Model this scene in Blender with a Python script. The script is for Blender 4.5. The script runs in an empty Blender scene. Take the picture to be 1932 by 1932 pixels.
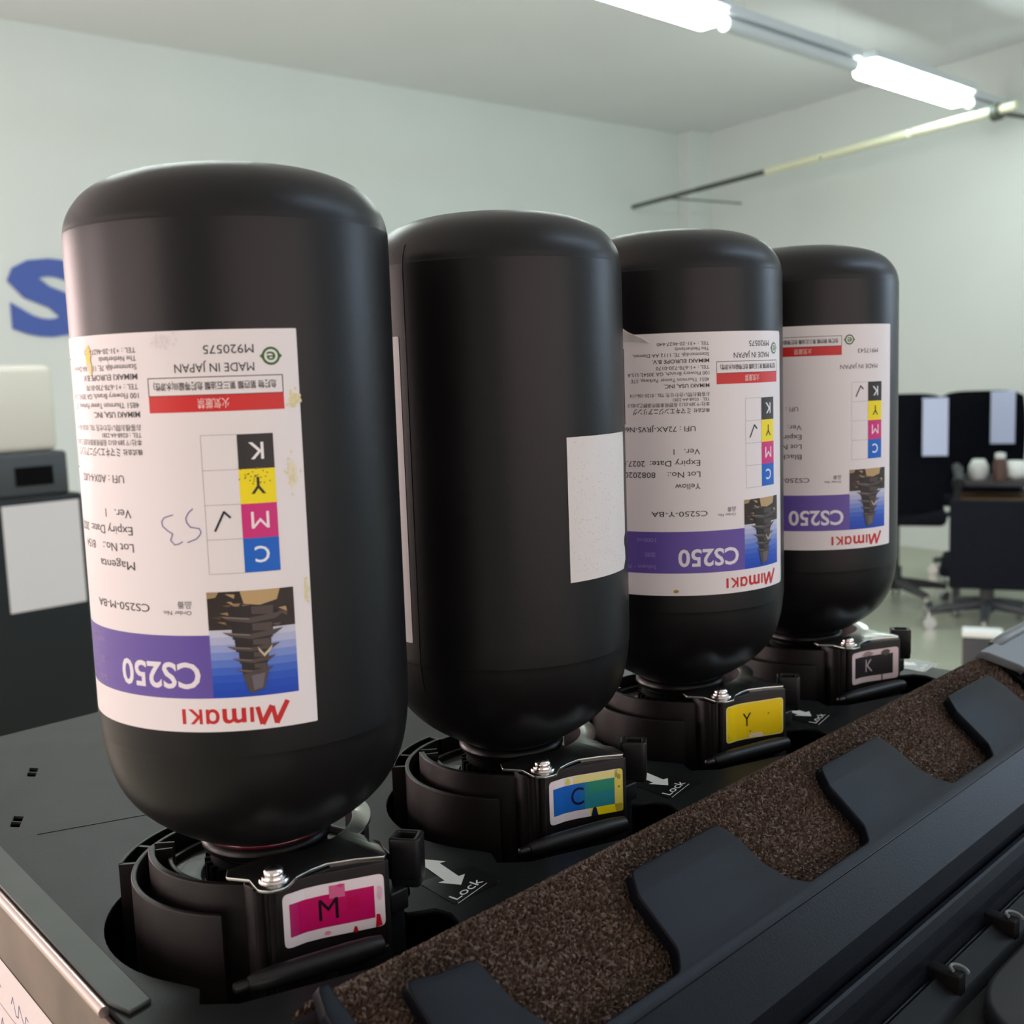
import bpy, bmesh, math, random
from mathutils import Vector, Matrix
from mathutils.geometry import tessellate_polygon

SC = bpy.context.scene
COL = SC.collection
PI = math.pi
R_ = math.radians

# ------------------------------------------------------------------ camera
def cam_axes(yaw, pitch, roll):
    cy, sy, cp, sp = math.cos(yaw), math.sin(yaw), math.cos(pitch), math.sin(pitch)
    f = Vector((sy * cp, cy * cp, sp)); r = Vector((cy, -sy, 0)); u = r.cross(f)
    c, s = math.cos(roll), math.sin(roll)
    return c * r + s * u, -s * r + c * u, f
cx, cu, cf = cam_axes(-0.7737, -0.1226, -0.0355)
cd = bpy.data.cameras.new('camera'); cam = bpy.data.objects.new('camera', cd); COL.objects.link(cam)
mw = Matrix.Identity(4)
for i in range(3):
    mw[i][0], mw[i][1], mw[i][2] = cx[i], cu[i], -cf[i]
mw.translation = Vector((0.2907, -0.1829, 0.1595))
cam.matrix_world = mw
cd.sensor_width = 36.0; cd.lens = 36.0 * 2102.3 / 1932; cd.clip_start = 0.01; cd.clip_end = 60
cd.dof.use_dof = True; cd.dof.focus_distance = 0.385; cd.dof.aperture_fstop = 21.0
SC.camera = cam

# ------------------------------------------------------------------ world, light, exposure
SC.view_settings.view_transform = 'Standard'; SC.view_settings.look = 'None'
SC.view_settings.exposure = 0.0; SC.view_settings.gamma = 1.0; SC.view_settings.use_curve_mapping = False
W = bpy.data.worlds.new('world'); SC.world = W; W.use_nodes = True
W.node_tree.nodes['Background'].inputs[0].default_value = (0.5, 0.58, 0.65, 1)
W.node_tree.nodes['Background'].inputs[1].default_value = 0.05
SC.cycles.max_bounces = 8; SC.cycles.use_denoising = True; SC.cycles.sample_clamp_indirect = 6.0
LAMP_POWER = 27.5
def area_light(name, loc, direction, sx, sy, power, color):
    l = bpy.data.lights.new(name, 'AREA'); l.shape = 'RECTANGLE'; l.size = sx; l.size_y = sy
    l.energy = power; l.color = color
    o = bpy.data.objects.new(name, l); COL.objects.link(o); o.location = loc
    o.rotation_euler = Vector(direction).to_track_quat('-Z', 'Y').to_euler()
    return o
# unseen fill lights; the warm one is added for the pink reflection on the bottles
area_light('fill_light_warm', (-5.58, -0.9, 0.35), (1, -.09, 0), 2.6, 1.3, 78, (1.0, 0.74, 0.72))
area_light('fill_light_cool', (2.6, 5.55, 0.9), (-.225, -.974, 0), 1.8, 1.2, 30, (0.62, 0.78, 1.0))  # added cool fill, no such source in view

area_light('fill_light_front', (-3.5, -3.30, 0.35), (0, 1, 0), 2.4, 1.4, 76, (1.0, 0.77, 0.76))  # added fill behind the camera, brightens labels and the bottle's left side
area_light('fill_light_middle', (-.65, -3.32, 0.40), (0, 1, 0), 2.3, 1.5, 40, (1.0, 0.77, 0.75))  # added fill shaped to give the softer pink sheen on the bottle
area_light('fill_light_right', (3.62, -.6, 0.45), (-1, 0, 0), 4.6, 1.6, 13, (1.0, 0.90, 0.92))  # added broad fill for the camera-facing labels

# ------------------------------------------------------------------ helpers
def lin(c):
    return tuple(((x / 255) / 12.92 if x / 255 <= .04045 else ((x / 255 + .055) / 1.055) ** 2.4) for x in c)
def mat(name, col, rough=.5, metal=0.0, spec=.5, bump=0, bscale=200, noise=0, nscale=20, emit=None, coat=0):
    m = bpy.data.materials.new(name); m.use_nodes = True
    nt = m.node_tree; b = nt.nodes['Principled BSDF']
    b.inputs['Base Color'].default_value = (*col, 1); b.inputs['Roughness'].default_value = rough
    b.inputs['Metallic'].default_value = metal; b.inputs['Specular IOR Level'].default_value = spec
    b.inputs['Coat Weight'].default_value = coat
    tc = nt.nodes.new('ShaderNodeTexCoord')
    if noise:
        n = nt.nodes.new('ShaderNodeTexNoise'); n.inputs['Scale'].default_value = nscale; n.inputs['Detail'].default_value = 6
        nt.links.new(tc.outputs['Object'], n.inputs['Vector'])
        r = nt.nodes.new('ShaderNodeMapRange'); r.inputs[1].default_value = .3; r.inputs[2].default_value = .7
        r.inputs[3].default_value = 1 - noise; r.inputs[4].default_value = 1 + noise
        nt.links.new(n.outputs[0], r.inputs[0])
        mx = nt.nodes.new('ShaderNodeVectorMath'); mx.operation = 'SCALE'
        mx.inputs[0].default_value = col; nt.links.new(r.outputs[0], mx.inputs['Scale'])
        nt.links.new(mx.outputs[0], b.inputs['Base Color'])
        r2 = nt.nodes.new('ShaderNodeMapRange'); r2.inputs[3].default_value = max(0, rough - noise * .25); r2.inputs[4].default_value = min(1, rough + noise * .25)
        nt.links.new(n.outputs[0], r2.inputs[0]); nt.links.new(r2.outputs[0], b.inputs['Roughness'])
    if bump:
        n2 = nt.nodes.new('ShaderNodeTexNoise'); n2.inputs['Scale'].default_value = bscale; n2.inputs['Detail'].default_value = 3
        nt.links.new(tc.outputs['Object'], n2.inputs['Vector'])
        bp = nt.nodes.new('ShaderNodeBump'); bp.inputs['Strength'].default_value = bump; bp.inputs['Distance'].default_value = .0005
        nt.links.new(n2.outputs[0], bp.inputs['Height']); nt.links.new(bp.outputs[0], b.inputs['Normal'])
    if emit:
        b.inputs['Emission Color'].default_value = (*emit[0], 1); b.inputs['Emission Strength'].default_value = emit[1]
    return m
def print_mat(name, rough=.5, spec=.4):
    m = mat(name, (1, 1, 1), rough, spec=spec, bump=.05, bscale=900)
    a = m.node_tree.nodes.new('ShaderNodeVertexColor'); a.layer_name = 'print'
    m.node_tree.links.new(a.outputs[0], m.node_tree.nodes['Principled BSDF'].inputs['Base Color'])
    return m
M = dict(
    bottle=mat('bottle_plastic', (.0060, .0056, .006), .36, spec=.28, bump=.06, bscale=1500, noise=.15, nscale=25),
    neck=mat('neck_plastic', (.005, .005, .005), .33, spec=.3),
    ink=mat('magenta_ink', (.12, .002, .015), .15, coat=.5),
    drum=mat('holder_plastic', (.007, .0055, .005), .40, spec=.25, bump=.1, bscale=500, noise=.3, nscale=60),
    lever=mat('lever_plastic', (.006, .006, .0065), .38, spec=.3, bump=.1, bscale=700),
    bracket=mat('bracket_steel', (.52, .53, .50), .24, 1.0, noise=.06, nscale=120),
    screw=mat('screw_steel', (.72, .68, .66), .2, 1.0),
    cavity=mat('cavity_black', (.002, .002, .002), .8, spec=.1),
    deck=mat('deck_paint', (.009, .010, .010), .40, spec=.12, bump=.12, bscale=900, noise=.25, nscale=45),
    zinc=mat('zinc_sheet', (.06, .064, .06), .45, .5, spec=.25, noise=.2, nscale=35),
    zincw=mat('worn_sheet', (.19, .145, .12), .45, .6, noise=.35, nscale=30),
    hem=mat('hem_edge', (.6, .5, .47), .3, .9),
    cover=mat('cover_plastic', (.003, .0038, .0062), .40, spec=.14, bump=.12, bscale=1200),
    greyp=mat('grey_plastic', (.15, .165, .17), .4, spec=.4),
    doorp=mat('door_plastic', (.016, .018, .022), .4, spec=.4),
    coverd=mat('dark_cover', (.003, .003, .003), .5, spec=.15, bump=.1, bscale=900),
    foam=mat('foam', (.066, .041, .027), .55, noise=.45, nscale=700),
    paper=mat('paper', lin((225, 222, 222)), .7, bump=.05, bscale=60),
    tape=mat('tape_back', lin((216, 212, 208)), .6, noise=.14, nscale=300),
    prt=print_mat('printed_label', .45), stick=print_mat('sticker', .35, .5), decal=print_mat('decal', .3, .5),
    wall=mat('wall_paint', lin((220, 228, 225)), .85, spec=.2, noise=.025, nscale=1.2),
    ceil=mat('ceiling_paint', lin((234, 236, 238)), .9, spec=.2, noise=.02, nscale=.8),
    floor=mat('floor_epoxy', lin((176, 182, 160)), .35, noise=.08, nscale=1.5),
    lamp=mat('lamp_diffuser', (.9, .95, .9), .4, emit=((.88, 1.0, .96), LAMP_POWER)),
    lampb=mat('fill_diffuser_cool', (.9, .95, .9), .4, emit=((.6, .78, 1.0), LAMP_POWER * .65)),
    batten=mat('batten_white', lin((214, 220, 224)), .4),
    rod=mat('rod_cream', lin((222, 226, 196)), .45), rodd=mat('rod_dark', lin((74, 82, 74)), .5),
    blue=mat('sign_blue', lin((66, 92, 172)), .5),
    blackm=mat('machine_black', (.007, .008, .0085), .5, spec=.35, noise=.2, nscale=4), cream=mat('machine_cream', lin((226, 222, 208)), .5),
    fabric=mat('chair_fabric', (.007, .009, .015), .9, spec=.2, noise=.3, nscale=40), chairp=mat('chair_plastic', (.05, .055, .06), .5),
    chrome=mat('chrome', (.75, .76, .78), .18, 1.0), desk=mat('desk_top', (.05, .05, .055), .4), brown=mat('brown_board', lin((150, 116, 70)), .6),
    white=mat('white_stuff', lin((236, 242, 236)), .5), bluep=mat('blue_tint_paper', lin((196, 208, 236)), .7), skin=mat('amber', lin((84, 58, 50)), .35),
    trim=mat('fill_trim', lin((225, 225, 220)), .5), glass=mat('fill_pane_warm', lin((240, 226, 222)), .6, emit=((1, .8, .78), 1.2)),  # trim and glowing pane of the added warm windows
    glow_cool=mat('fill_pane', lin((220, 232, 245)), .3, emit=((.65, .8, 1), 2.0)),  # glowing pane of the added cool window
)

def obj(name, data, m=None, parent=None, smooth=None):
    if isinstance(data, bmesh.types.BMesh):
        bm = data; me = bpy.data.meshes.new(name); bm.normal_update(); bm.to_mesh(me); bm.free()
    else:
        me = data
    if m is not None:
        me.materials.clear(); me.materials.append(m)
    o = bpy.data.objects.new(name, me); COL.objects.link(o)
    if parent: o.parent = parent
    if smooth is not None:
        for p in me.polygons: p.use_smooth = True
        me.set_sharp_from_angle(angle=R_(smooth))
    return o
def thing(name, label, cat, loc=(0, 0, 0), rotz=0, group=None):
    o = bpy.data.objects.new(name, None); COL.objects.link(o); o.empty_display_size = .05
    o.location = loc; o.rotation_euler = (0, 0, rotz); o['label'] = label; o['category'] = cat
    if group: o['group'] = group
    return o
def tag(o, label, cat, group=None):
    o['label'] = label; o['category'] = cat
    if group: o['group'] = group
    return o
def struct(o):
    o['kind'] = 'structure'; return o

def box(bm, x0, x1, y0, y1, z0, z1, mtx=None, bev=0):
    g = bmesh.ops.create_cube(bm, size=1)['verts']
    bmesh.ops.scale(bm, vec=(x1 - x0, y1 - y0, z1 - z0), verts=g)
    bmesh.ops.translate(bm, vec=((x0 + x1) / 2, (y0 + y1) / 2, (z0 + z1) / 2), verts=g)
    if bev:
        es = list({e for v in g for e in v.link_edges})
        r = bmesh.ops.bevel(bm, geom=es, offset=bev, segments=3, affect='EDGES', profile=.5)
        g = list({v for f in r['faces'] for v in f.verts} | {v for v in g if v.is_valid})
    if mtx is not None: bmesh.ops.transform(bm, matrix=mtx, verts=g)
    return g
def cyl(bm, p0, p1, r0, r1=None, seg=24):
    p0, p1 = Vector(p0), Vector(p1); d = p1 - p0
    q = d.to_track_quat('Z', 'Y').to_matrix().to_4x4()
    mt = Matrix.Translation((p0 + p1) / 2) @ q
    return bmesh.ops.create_cone(bm, cap_ends=True, segments=seg, radius1=r0, radius2=r0 if r1 is None else r1, depth=d.length, matrix=mt)['verts']
def lathe(bm, prof, seg=64, center=(0, 0)):
    rings = []
    for r, z in prof:
        if r < 1e-7: rings.append([bm.verts.new((center[0], center[1], z))])
        else: rings.append([bm.verts.new((center[0] + r * math.cos(2 * PI * k / seg), center[1] + r * math.sin(2 * PI * k / seg), z)) for k in range(seg)])
    for a, b in zip(rings, rings[1:]):
        for k in range(seg):
            k2 = (k + 1) % seg
            if len(a) == 1 and len(b) > 1: bm.faces.new((a[0], b[k], b[k2]))
            elif len(b) == 1 and len(a) > 1: bm.faces.new((a[k], a[k2], b[0]))
            elif len(a) > 1: bm.faces.new((a[k], a[k2], b[k2], b[k]))
    bmesh.ops.recalc_face_normals(bm, faces=bm.faces[:])
def torus_prof(R, r, zc, n=16):
    return [(R + r * math.cos(2 * PI * k / n), zc + r * math.sin(2 * PI * k / n)) for k in range(n + 1)]
def tube(bm, pts, r, seg=10, caps=True):
    pts = [Vector(p) for p in pts]; rings = []; up = Vector((0.13, .21, 1)).normalized()
    for i, p in enumerate(pts):
        t = (pts[min(i + 1, len(pts) - 1)] - pts[max(i - 1, 0)]).normalized()
        a = t.cross(up); a = a.normalized() if a.length > 1e-6 else Vector((1, 0, 0)); b = t.cross(a)
        rr = r[i] if isinstance(r, (list, tuple)) else r
        rings.append([bm.verts.new(p + a * rr * math.cos(2 * PI * k / seg) + b * rr * math.sin(2 * PI * k / seg)) for k in range(seg)])
    for A, B in zip(rings, rings[1:]):
        for k in range(seg): bm.faces.new((A[k], A[(k + 1) % seg], B[(k + 1) % seg], B[k]))
    if caps: bm.faces.new(rings[0][::-1]); bm.faces.new(rings[-1])
    bmesh.ops.recalc_face_normals(bm, faces=bm.faces[:])
def round_poly(pts, rad, seg=5):
    """rounds corners of a 2D polygon; rad is one radius or a list"""
    out = []; n = len(pts)
    for i in range(n):
        p = Vector(pts[i][:2]); a = Vector(pts[i - 1][:2]); b = Vector(pts[(i + 1) % n][:2])
        r = rad[i] if isinstance(rad, (list, tuple)) else rad
        la, lb = (a - p).length, (b - p).length
        if r <= 0 or la < 1e-9 or lb < 1e-9: out.append(tuple(p)); continue
        u, v = (a - p) / la, (b - p) / lb
        ang = math.acos(max(-1, min(1, u.dot(v))))
        if ang > PI - .05: out.append(tuple(p)); continue
        d = min(r / math.tan(ang / 2), la * .48, lb * .48)
        s, e = p + u * d, p + v * d
        for k in range(seg + 1):
            t = k / seg
            out.append(tuple((1 - t) ** 2 * s + 2 * t * (1 - t) * p + t * t * e))
    return out
def solid(loops, z0, z1, mtx=None, bev=0):
    """2D loops (outer first, holes after) -> solid mesh between z0 and z1"""
    cu_ = bpy.data.curves.new('tmp', 'CURVE'); cu_.dimensions = '2D'; cu_.fill_mode = 'BOTH'
    cu_.extrude = max((z1 - z0) / 2 - bev, 1e-6); cu_.bevel_depth = bev; cu_.bevel_resolution = 2; cu_.offset = -bev
    for lp in loops:
        s = cu_.splines.new('POLY'); s.points.add(len(lp) - 1); s.use_cyclic_u = True
        for q, p in zip(s.points, lp): q.co = (p[0], p[1], 0, 1)
    o = bpy.data.objects.new('tmp', cu_); COL.objects.link(o)
    dg = bpy.context.evaluated_depsgraph_get()
    me = bpy.data.meshes.new_from_object(o.evaluated_get(dg))
    bpy.data.objects.remove(o); bpy.data.curves.remove(cu_)
    me.transform(Matrix.Translation((0, 0, (z0 + z1) / 2)))
    if mtx is not None: me.transform(mtx)
    bm = bmesh.new(); bm.from_mesh(me); bmesh.ops.remove_doubles(bm, verts=bm.verts[:], dist=1e-7); bmesh.ops.recalc_face_normals(bm, faces=bm.faces[:])
    bpy.data.meshes.remove(me)
    return bm
def join_bm(bm, other):
    me = bpy.data.meshes.new('j'); other.to_mesh(me); other.free(); bm.from_mesh(me); bpy.data.meshes.remove(me)
def arc(r, a0, a1, n=24, c=(0, 0)):
    return [(c[0] + r * math.cos(R_(a0 + (a1 - a0) * k / n)), c[1] + r * math.sin(R_(a0 + (a1 - a0) * k / n))) for k in range(n + 1)]
def arc_wall(r0, r1, a0, a1, z0, z1, bev=.0003, n=32):
    return solid([arc(r1, a0, a1, n) + arc(r0, a1, a0, n)], z0, z1, bev=bev)
def extrude_y(prof, y0, y1):
    bm = bmesh.new()
    a = [bm.verts.new((x, y0, z)) for x, z in prof]; b = [bm.verts.new((x, y1, z)) for x, z in prof]; n = len(prof)
    for k in range(n): bm.faces.new((a[k], a[(k + 1) % n], b[(k + 1) % n], b[k]))
    for ring in (a, b):
        for t in tessellate_polygon([[v.co for v in ring]]): bm.faces.new([ring[i] for i in t])
    bmesh.ops.recalc_face_normals(bm, faces=bm.faces[:])
    return bm

# ---- printed sheets: flat print elements, coloured per face, later bent onto a surface
_txt = {}
def text_mesh(s, bold):
    if (s, bold) not in _txt:
        c = bpy.data.curves.new('t', 'FONT'); c.body = s; c.size = 1; c.resolution_u = 3; c.offset = 0 if s == 'M' else {0: 0, 1: .010, 2: .022, 3: .045}[int(bold)]
        o = bpy.data.objects.new('t', c); COL.objects.link(o)
        dg = bpy.context.evaluated_depsgraph_get(); me = bpy.data.meshes.new_from_object(o.evaluated_get(dg))
        vs = [(v.co.x, v.co.y) for v in me.vertices]; fs = [tuple(p.vertices) for p in me.polygons]
        bpy.data.objects.remove(o); bpy.data.curves.remove(c); bpy.data.meshes.remove(me)
        _txt[(s, bold)] = (vs, fs)
    return _txt[(s, bold)]
class Sheet:
    def __init__(s, step=.002): s.e = []; s.step = step
    def poly(s, pts, col, layer=1):
        fs = [tuple(t) for t in tessellate_polygon([[Vector((x, y, 0)) for x, y in pts]])]
        s.e.append((list(pts), fs, lin(col), layer))
    def rect(s, x0, y0, x1, y1, col, layer=1): s.poly([(x0, y0), (x1, y0), (x1, y1), (x0, y1)], col, layer)
    def frame(s, x0, y0, x1, y1, w, col, layer=1):
        s.rect(x0, y0, x1, y0 + w, col, layer); s.rect(x0, y1 - w, x1, y1, col, layer)
        s.rect(x0, y0, x0 + w, y1, col, layer); s.rect(x1 - w, y0, x1, y1, col, layer)
    def stroke(s, pts, w, col, layer=2):
        for (a, b) in zip(pts, pts[1:]):
            d = Vector((b[0] - a[0], b[1] - a[1])); L = d.length or 1; d /= L; n = Vector((-d.y, d.x)) * w / 2; e = d * w * .3
            s.poly([(a[0] - e.x + n.x, a[1] - e.y + n.y), (a[0] - e.x - n.x, a[1] - e.y - n.y), (b[0] + e.x - n.x, b[1] + e.y - n.y), (b[0] + e.x + n.x, b[1] + e.y + n.y)], col, layer)
    def text(s, t, x, yc, h, col, layer=2, bold=False, x1=None, fit=None, m=None):
        """starts at x, centred on yc, capital height h; x1: end of line to fit; fit: (x0,y0,x1,y1) box of the glyph outline"""
        vs, fs = text_mesh(t, bold)
        if not vs: return
        k = h / .69 if h else 1
        xs = [v[0] for v in vs]; ys = [v[1] for v in vs]
        if fit:
            kx = (fit[2] - fit[0]) / (max(xs) - min(xs)); ky = (fit[3] - fit[1]) / (max(ys) - min(ys))
            P = [(fit[0] + (v[0] - min(xs)) * kx, fit[1] + (v[1] - min(ys)) * ky) for v in vs]
        else:
            kx = k if x1 is None else (x1 - x) / (max(xs) - min(xs))
            P = [(x + (v[0] - min(xs)) * kx, yc + (v[1] - .345) * k) for v in vs]
        if m: P = [m(*p) for p in P]
        s.e.append((P, fs, lin(col), layer))
    def blob(s, x, y, rx, ry, col, layer=2, seed=1, n=18):
        rd = random.Random(seed)
        s.poly([(x + rx * math.cos(2 * PI * k / n) * rd.uniform(.65, 1.1), y + ry * math.sin(2 * PI * k / n) * rd.uniform(.65, 1.1)) for k in range(n)], col, layer)
    def build(s, surf, bend=True):
        """surf(x, y, layer) -> 3D point"""
        bm = bmesh.new(); cl = bm.loops.layers.float_color.new('print')
        for P, fs, col, layer in s.e:
            b2 = bmesh.new(); vv = [b2.verts.new((x, y, 0)) for x, y in P]
            for f in fs:
                if len(set(f)) == len(f):
                    try: b2.faces.new([vv[i] for i in f])
                    except ValueError: pass
            if bend:
                x0, x1 = min(p[0] for p in P), max(p[0] for p in P)
                k = math.floor(x0 / s.step) + 1
                while k * s.step < x1 - 1e-9:
                    bmesh.ops.bisect_plane(b2, geom=b2.verts[:] + b2.edges[:] + b2.faces[:], plane_co=(k * s.step, 0, 0), plane_no=(1, 0, 0), dist=1e-7); k += 1
            mp = {v: bm.verts.new(surf(v.co.x, v.co.y, layer)) for v in b2.verts}
            for f in b2.faces:
                try: nf = bm.faces.new([mp[v] for v in f.verts])
                except ValueError: continue
                for l in nf.loops: l[cl] = (*col, 1)
            b2.free()
        return bm

# ================================================================== ROOM
ZF, ZC = -1.10, 2.0
K = Vector((-5.04, 7.54)); D1 = Vector((.089, .996)); D2 = Vector((.974, -.225))
LF = K - D1 * 11.0; BR = K + D2 * 9.0; RF = Vector((BR.x + .15, LF.y - .1))
def wall(name, a, b, m=M['wall'], hole=None):
    t = .12; d = (b - a).normalized(); n = Vector((-d.y, d.x))   # room on the right-hand side of a->b, thickness to the left
    L = (b - a).length
    loops = [[(-t, ZF), (L + t, ZF), (L + t, ZC), (-t, ZC)]]
    if hole: loops.append([(hole[0], hole[2]), (hole[1], hole[2]), (hole[1], hole[3]), (hole[0], hole[3])])
    mt = Matrix(((d.x, 0, n.x, a.x), (d.y, 0, n.y, a.y), (0, 1, 0, 0), (0, 0, 0, 1)))
    return struct(obj(name, solid(loops, 0, t, mt), m))
wall('wall_left', LF, K); wall('wall_back', K, BR)
wall('wall_right', BR, RF); wall('wall_front', RF, LF)
floor_poly = [LF, RF, BR, K]
struct(obj('floor', solid([[tuple(p) for p in floor_poly]], ZF - .1, ZF), M['floor']))
struct(obj('ceiling', solid([[tuple(p) for p in floor_poly]], ZC, ZC + .1), M['ceil']))
# column-like boxing in the far corner
bm = bmesh.new(); a = K + D2 * .16; box(bm, -.10, .16, -.22, 0, ZF, ZC, Matrix.Translation((K.x, K.y, 0)) @ Matrix.Rotation(math.atan2(D2.y, D2.x), 4, 'Z'))
struct(obj('trim_1', bm, M['wall']))
# added glowing windows, never in frame, one behind each fill light
def fill_window(name, cx_, cy_, cz, wx, wz, normal, m):
    bm = bmesh.new(); mt = Matrix.Translation((cx_, cy_, cz)) @ Vector(normal).to_track_quat('Y', 'Z').to_matrix().to_4x4()
    for x0, x1, z0, z1 in ((-wx / 2 - .06, wx / 2 + .06, wz / 2, wz / 2 + .06), (-wx / 2 - .06, wx / 2 + .06, -wz / 2 - .06, -wz / 2), (-wx / 2 - .06, -wx / 2, -wz / 2, wz / 2), (wx / 2, wx / 2 + .06, -wz / 2, wz / 2), (-.02, .02, -wz / 2, wz / 2)):
        box(bm, x0, x1, 0, .06, z0, z1, mt)
    w = struct(obj(name, bm, M['trim']))
    b2 = bmesh.new(); box(b2, -wx / 2, wx / 2, .005, .015, -wz / 2, wz / 2, mt); obj('fill_pane', b2, m, w)
    return w
fill_window('fill_window_1', -5.74, -.9, .35, 2.6, 1.3, (.996, -.089, 0), M['glass'])
fill_window('fill_window_3', -3.5, -3.49, .35, 2.4, 1.4, (0, 1, 0), M['glass'])
fill_window('fill_window_5', -.65, -3.51, .40, 2.3, 1.5, (0, 1, 0), M['glass'])
fill_window('fill_window_4', 3.80, -.6, .45, 4.6, 1.6, (-1, 0, 0), M['glass'])
fill_window('fill_window_2', 2.60, 5.72, .9, 1.8, 1.2, (-.225, -.974, 0), M['glow_cool'])

# ceiling-hung light run: lit and unlit tubes alternate
for k, (y0, y1, lit) in enumerate(((-1.60, -.50, 0), (-.42, .62, 0), (.66, 1.76, 1), (1.80, 2.84, 0), (2.86, 3.96, 1), (4.0, 5.12, 0), (5.17, 6.30, 1), (6.36, 6.86, 0))):
    xm = lambda y: -2.46 + .035 * (y - 4)
    label = {4: 'lit white tube lamp at the top edge of the frame, near end of the run', 5: 'unlit white tube between the two lit lamps of the run',
             6: 'lit white tube lamp above the far end of the wall rod', 7: 'short unlit white tube where the lamp run meets the back wall'}.get(k, 'white tube lamp of the hanging run outside the frame' )
    t = thing('tube_lamp', label, 'lamp', (xm((y0 + y1) / 2), (y0 + y1) / 2, 1.6), -.035, 'hanging tube lamps')
    h = (y1 - y0) / 2
    bm = bmesh.new(); box(bm, -.085 if lit else -.035, .085 if lit else .035, -h, h, .034, .075, bev=.004); obj('housing', bm, M['batten'], t)
    bm = bmesh.new()
    if lit:
        box(bm, -.066, .066, -h + .02, h - .02, -.035, .033, bev=.028); obj('diffuser', bm, M['lamp'], t, 40)
    else:
        cyl(bm, (0, -h + .02, 0), (0, h - .02, 0), .03); obj('diffuser', bm, M['batten'], t, 40)
    for s in (-.7, .7):
        bm = bmesh.new(); cyl(bm, (0, s * h, .075), (0, s * h, .4), .0012, seg=8); obj('hanger', bm, M['batten'], t)

# added lamps, never in frame, for the bluish sheen on the cover
for y0 in (1.4, 2.9):
    t = thing('tube_lamp', 'added bluish white tube lamp outside the frame', 'lamp', (1.25, y0, 1.75), -.035, 'added cool lamps')
    bm = bmesh.new(); box(bm, -.035, .035, -.6, .6, .03, .25, bev=.004); obj('housing', bm, M['batten'], t)
    bm = bmesh.new(); box(bm, -.075, .075, -.58, .58, -.035, .032, bev=.028); obj('diffuser', bm, M['lampb'], t, 40)

# rod in front of the back wall
def along(p, off, z): q = K + D2 * p - Vector((-D2.y, D2.x)) * off; return Vector((q.x, q.y, z))
rod = thing('wall_rod', 'long thin rod with a dark near half along the back wall below the ceiling', 'rod', along(0, .55, 1.4))
def rel(v): return v - rod.location
bm = bmesh.new(); tube(bm, [rel(along(.06, .75, 1.40)), rel(along(.80, .75, 1.418))], .016); tube(bm, [rel(along(.82, .75, 1.418)), rel(along(1.50, .75, 1.432))], .018); obj('dark_section', bm, M['rodd'], rod, 40)
bm = bmesh.new()
for a, b in ((1.50, 1.96), (1.99, 2.62), (2.65, 3.3)): tube(bm, [rel(along(a, .75, 1.432 + (a - 1.5) * .022)), rel(along(b, .75, 1.432 + (b - 1.5) * .022))], .024)
obj('light_section', bm, M['rod'], rod, 40)
bm = bmesh.new(); tube(bm, [rel(along(.5, .75, 1.41)), rel(along(.5, .0, 1.41))], .006); obj('bracket_arm', bm, M['rodd'], rod, 40)
bm = bmesh.new(); tube(bm, [rel(along(3.16, .75, 1.46)), rel(along(3.2, .75, 1.462))], .045); tube(bm, [rel(along(3.18, .75, 1.46)), rel(along(3.18, .0, 1.46))], .012); obj('clamp', bm, M['rodd'], rod, 40)

# blue letter S on the left wall
vs, fs = text_mesh('S', 3)
xs = [v[0] for v in vs]; ys = [v[1] for v in vs]; bm = bmesh.new()
def onwall(u, z, d): q = K + D1 * u + Vector((D1.y, -D1.x)) * d; return Vector((q.x, q.y, z))
front = [bm.verts.new(onwall(-5.39 + (x - min(xs)) / (max(xs) - min(xs)) * .40, .438 + (y - min(ys)) / (max(ys) - min(ys)) * .40, .012)) for x, y in vs]
faces = [bm.faces.new([front[i] for i in f]) for f in fs if len(set(f)) == len(f)]
r = bmesh.ops.extrude_face_region(bm, geom=faces)
bmesh.ops.translate(bm, vec=Vector((-D1.y, D1.x, 0)) * .011, verts=[v for v in r['geom'] if isinstance(v, bmesh.types.BMVert)])
bmesh.ops.recalc_face_normals(bm, faces=bm.faces[:])
tag(obj('wall_letter', bm, M['blue']), 'big blue letter S on the pale wall', 'sign')

# ================================================================== PRINTER
S = .1098
printer = thing('printer', 'big black ink printer with a grey deck carrying four upturned bottles', 'printer', (0, 0, 0))
def hole_loop(i):
    y0 = i * S
    pts = [(.0427, .0200), (.0400, .0190), (.0385, .0215), (.034, .0285), (.0235, .0365), (.012, .0420), (0, .0455)]
    pts += arc(.0500, 100, 290, 36, (.004, -.0015))
    pts += [(.0285, -.0455), (.0325, -.0442), (.0392, -.0482), (.0470, -.041), (.0585, -.010), (.067, .010), (.0650, .0215), (.0590, .0262), (.0530, .0284), (.0470, .0272)]
    return [(x, y + y0) for x, y in pts]
slots = []
for (ax_, ay_), (bx, by) in (((-.1796, .0009), (-.1699, -.0046)), ((-.1296, -.0259), (-.1203, -.0314))):
    for t0, t1 in ((.0, .46), (.54, 1)):
        p = Vector((ax_, ay_)); q = Vector((bx, by)); d = q - p; n = Vector((.0036, .0023)) / 2
        a, b = p + d * t0, p + d * t1
        slots.append([(a.x - n.x, a.y - n.y), (a.x + n.x, a.y + n.y), (b.x + n.x, b.y + n.y), (b.x - n.x, b.y - n.y)])
def yend(x): return -.0623 - .095 * x           # near end of the deck
def yend_in(x): return -.0532 - .101 * x
outer = [(-.2365, yend(-.2365)), (.0840, yend(.0840)), (.0760, .0), (.0740, .16), (.0640, .374), (-.2365, .374)]
obj('deck_panel', solid([outer] + [hole_loop(i) for i in range(4)] + slots, -.0022, 0), M['deck'], printer)
bm = bmesh.new(); box(bm, -.22, .10, -.05, .372, -.062, -.055); obj('inner_tray', bm, M['cavity'], printer)
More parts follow.
